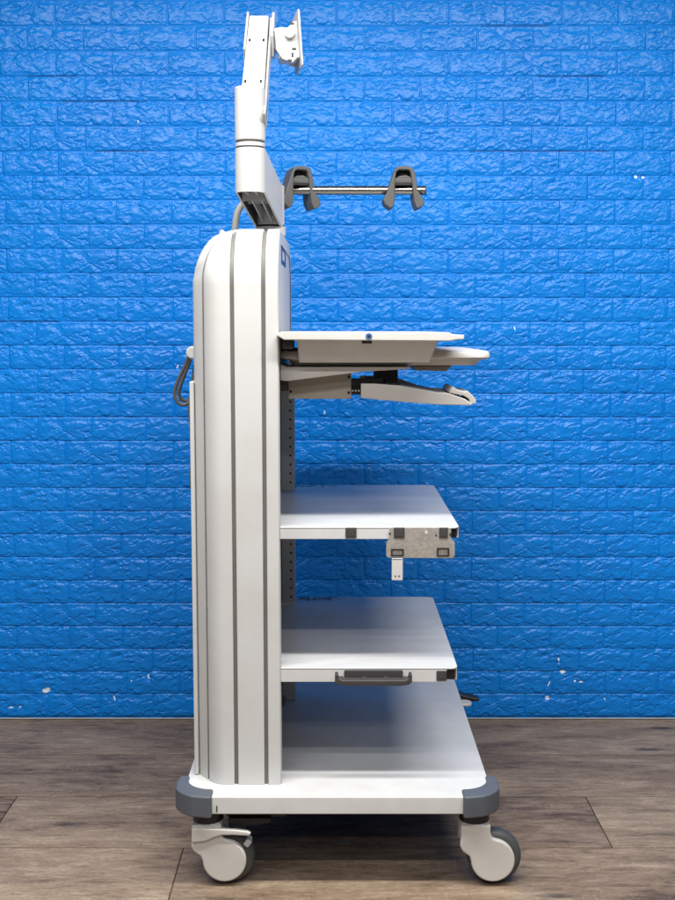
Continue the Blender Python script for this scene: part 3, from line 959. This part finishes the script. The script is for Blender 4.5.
def f(bm):
    add_cyl(bm, CB, .0355, 1.5555, 1.5605, 'Z', 40)
tp('turntable_ring', M['black'], f, arm)
def f(bm):
    add_cyl(bm, CA, .0355, 1.7325, 1.8560, 'Z', 48, .004)
    add_cyl(bm, CA, .0345, 1.7200, 1.7290, 'Z', 48, .0005)
jc = tp('joint_column', M['arm'], f, arm)
def f(bm):
    add_cyl(bm, CA, .0325, 1.7150, 1.7340, 'Z', 48)
tp('joint_ring', M['dark'], f, arm)
# spring arm, leaning back over the trolley from the joint column
AX = -.1985
d = Vector((0.0, .25, .235)).normalized(); up = Vector((0, -d.z, d.y))
A0 = Vector((AX, .205, 1.850))
def beam_mat():
    # local x -> world x, local y -> along arm, local z -> outward face normal
    m = Matrix.Identity(4)
    for i, v in enumerate((Vector((1, 0, 0)), d, up)):
        m[0][i], m[1][i], m[2][i] = v
    m[0][3], m[1][3], m[2][3] = A0
    return m
BM_ = beam_mat()
def f(bm):
    pts = [(-.0265, -.03), (.0265, -.03), (.0245, .345), (-.0245, .345)]
    add_prism(bm, pts, -.058, 0.0, 'Z', .003, 3, mat=BM_)
    add_box(bm, -.031, -.0255, .18, .356, -.050, .004, .002, mat=BM_)
beam = tp('spring_arm', M['arm'], f, arm)
def f(bm):
    add_prism(bm, [(-.075, -.012), (-.03, -.020), (.20, -.012), (.345, -.006), (.356, -.02), (.352, -.066), (.24, -.066), (.215, -.050), (.02, -.066), (-.06, -.062)], .0275, .0325, 'X', .0015, 2, mat=BM_)
    add_prism(bm, [(.24, .004), (.353, .004), (.362, -.010), (.360, -.060), (.34, -.070), (.255, -.070), (.236, -.05)], .0330, .0400, 'X', .002, 2, mat=BM_)
tp('side_cover', M['arm'], f, arm)
for x, y in ((-.0185, .040), (.0180, .040), (-.0175, .225), (.0165, .225)):
    tp('screw_slot', M['black'], lambda bm: add_box(bm, x - .0024, x + .0024, y - .007, y + .007, -.002, .0008, .0006, 2, mat=BM_), arm)
tp('cover_slit', M['black'], lambda bm: add_box(bm, .0322, .0330, -.05, .02, -.045, -.038, mat=BM_), arm)
# tilt head with cheeks, knob and the square screen plate
def f(bm):
    pts = [(-.158, 2.040), (-.140, 2.044), (-.124, 2.042), (-.112, 2.056), (-.100, 2.060), (-.093, 1.975), (-.112, 1.957), (-.138, 1.966), (-.154, 1.990)]
    add_prism(bm, pts, .400, .412, 'Y', .003, 3, ang=30)
    add_prism(bm, [(x + .004, z + .006) for x, z in pts], .472, .484, 'Y', .003, 3, ang=30)
    add_box(bm, -.165, -.110, .414, .470, 1.995, 2.040, .004)
    add_box(bm, -.1495, -.108, .412, .472, 1.968, 1.992, .006)
head = tp('tilt_head', M['arm'], f, arm)
def f(bm):
    add_cyl(bm, (-.1185, 2.026), .0125, .387, .402, 'Y', 28, .003)
tp('tilt_knob', M['arm'], f, head)
for x, z, hx, hz in ((-.113, 2.0515, .005, .0022), (-.108, 1.9905, .005, .0022), (-.112, 1.976, .0022, .005), (-.119, 1.963, .005, .002)):
    tp('screw_slot', M['black'], lambda bm: add_box(bm, x - hx, x + hx, .3985, .4008, z - hz, z + hz), arm)
def f(bm):
    m = Matrix.Translation((-.101, .440, 2.014)) @ Matrix.Rotation(math.radians(9.5), 4, 'Z') @ Matrix.Rotation(math.radians(-4.0), 4, 'Y')
    pts = rrect(-.060, .060, -.068, .068, .006, 4)
    add_prism(bm, pts, -.0022, .0022, 'X', .0008, 2, mat=m)
    add_box(bm, -.012, -.002, -.04, .04, -.045, .040, .003, 2, mat=m)
tp('screen_plate', M['arm'], f, arm)
# grey cable sleeve looping from the column top into the arm
def f(bm):
    add_tube(bm, [(-.262, .43, 1.528), (-.2615, .43, 1.556), (-.256, .432, 1.590), (-.243, .434, 1.613), (-.222, .43, 1.626), (-.195, .41, 1.628)], .0085, 16, 8)
tp('cable_sleeve', M['sleeve'], f, arm)

# --- accessory rod with two clip-on holders
def f(bm):
    add_cyl(bm, (.600, 1.668), .0118, -.165, .236, 'X', 32, .0025)
rod = tp('accessory_rod', M['steel'], f)
def f(bm):
    add_cyl(bm, (.600, 1.668), .0121, .2335, .2385, 'X', 32, .0015)
tp('rod_cap', M['dark'], f, rod)
def f(bm):
    add_box(bm, -.185, -.160, .46, .625, 1.530, 1.690, .004)
tp('rod_post', M['arm'], f, rod)
def holder(px, yaw):
    mt = Matrix.Translation((px, .600, 0)) @ Matrix.Rotation(yaw, 4, 'Z')
    def g(bm):
        # inverted-U band straddling the rod, feet flaring outwards
        band_o = [(-.057, 1.641), (-.046, 1.660), (-.036, 1.690), (-.0275, 1.714), (-.0225, 1.7255), (-.012, 1.729), (.012, 1.729), (.0225, 1.7255), (.0285, 1.714), (.032, 1.700), (.036, 1.668), (.049, 1.648), (.056, 1.634)]
        band_i = [(.050, 1.624), (.036, 1.617), (.027, 1.636), (.0235, 1.668), (.0195, 1.700), (.0165, 1.715), (.011, 1.7190), (-.013, 1.7190), (-.0205, 1.714), (-.0235, 1.698), (-.0245, 1.668), (-.0245, 1.640), (-.028, 1.624), (-.036, 1.617), (-.052, 1.629)]
        add_prism(bm, band_o + band_i, -.026, .003, 'Y', .003, 3, mat=mt, ang=40)
        add_prism(bm, [(x * .97, z - .002) for x, z in band_o + band_i], .0035, .030, 'Y', .003, 3, mat=mt, ang=40)
        add_box(bm, -.028, .026, -.0215, .026, 1.6845, 1.6985, .003, mat=mt)
        add_prism(bm, [(-.021, 1.697), (-.012, 1.704), (.006, 1.706), (.018, 1.701), (.021, 1.697)], -.020, .026, 'Y', .002, 2, mat=mt)
        add_box(bm, -.022, .019, .010, .024, 1.69, 1.722, .002, mat=mt)
    h = tp('scope_holder', M['holder'], g)
    def k(bm):
        add_prism(bm, [(-.021, 1.714), (-.012, 1.719), (.006, 1.720), (.014, 1.712), (.018, 1.698), (.006, 1.706), (-.008, 1.709)], .000, .0098, 'Y', .001, 2, mat=mt)
        add_box(bm, -.024, .022, -.020, .02, 1.679, 1.6845, .001, mat=mt)
    tp('hollow_shade', M['black'], k, h)  # black plates stand in for shade in the hollow and above the rod
    return h
holder(.176, math.radians(4))
holder(-.105, math.radians(24))

# ------------------------------------------------------------------ the power cord hung on the column back
def f(bm):
    add_tube(bm, [(-.343, .33, 1.262), (-.352, .30, 1.258), (-.362, .29, 1.240), (-.374, .292, 1.212), (-.394, .298, 1.172), (-.404, .302, 1.142), (-.400, .304, 1.120), (-.386, .306, 1.110), (-.370, .308, 1.117), (-.3605, .312, 1.145), (-.354, .315, 1.185), (-.349, .318, 1.225), (-.346, .325, 1.262)], .0044, 14, 8)
    add_tube(bm, [(-.343, .345, 1.262), (-.352, .325, 1.255), (-.362, .318, 1.238), (-.370, .318, 1.212), (-.386, .322, 1.172), (-.396, .324, 1.142), (-.392, .326, 1.124), (-.380, .328, 1.119), (-.366, .33, 1.126), (-.357, .332, 1.156), (-.352, .335, 1.19), (-.347, .338, 1.235)], .0044, 14, 8)
    add_tube(bm, [(-.352, .31, 1.220), (-.360, .305, 1.160), (-.3665, .30, 1.110), (-.3650, .30, 1.060), (-.3600, .30, 1.00), (-.3645, .30, .940), (-.3640, .30, .900), (-.3570, .31, .850), (-.3535, .33, .80), (-.3530, .36, .70)], .0044, 14, 8)
cord = finish('power_cord', bmesh.new(), M['cord']) if False else None
bm = bmesh.new(); f(bm)
cord = finish('power_cord', bm, M['cord'], None, 60)
tag(cord, 'dark grey power cord looped over the round hook on the back of the trolley column', 'power cord')

# ------------------------------------------------------------------ light: rows of ceiling tubes in front of the wall
def tube_light(name, x, y, z, lx, ly, power, tilt=0.0, col=(1.0, 0.988, 0.970)):
    l = bpy.data.lights.new(name, 'AREA')
    l.shape = 'RECTANGLE'; l.size = lx; l.size_y = ly; l.energy = power; l.color = col
    o = bpy.data.objects.new(name, l); o.location = (x, y, z); o.rotation_euler = (math.radians(tilt), 0, 0); link(o)
    return o
tube_light('ceiling_lamp', 0.0, -0.65, 2.75, 3.2, 0.14, 118, 10)
tube_light('ceiling_lamp', 0.0, -2.1, 2.75, 3.2, 0.14, 56)
tube_light('ceiling_lamp', 0.0, -3.9, 2.75, 3.2, 0.14, 46)

w = bpy.data.worlds.new('World'); SC.world = w; w.use_nodes = True
bg = w.node_tree.nodes['Background']
bg.inputs[0].default_value = (0.86, 0.90, 1.0, 1); bg.inputs[1].default_value = 0.12

# ------------------------------------------------------------------ camera
cam = bpy.data.cameras.new('camera'); co = bpy.data.objects.new('camera', cam); link(co)
cam.sensor_fit = 'VERTICAL'; cam.sensor_height = 36.0
cam.lens = 1150.0 / 900.0 * 36.0
cam.clip_end = 100; cam.clip_start = 0.05
co.location = (0.0, -2.55, 1.30)
co.rotation_euler = (math.radians(90) - math.atan(122 / 1150.0), 0, 0)
SC.camera = co

SC.view_settings.view_transform = 'Standard'; SC.view_settings.look = 'None'
SC.view_settings.exposure = 0.0; SC.view_settings.gamma = 1.0
SC.render.resolution_x = 768; SC.render.resolution_y = 1024
SC.render.engine = 'CYCLES'
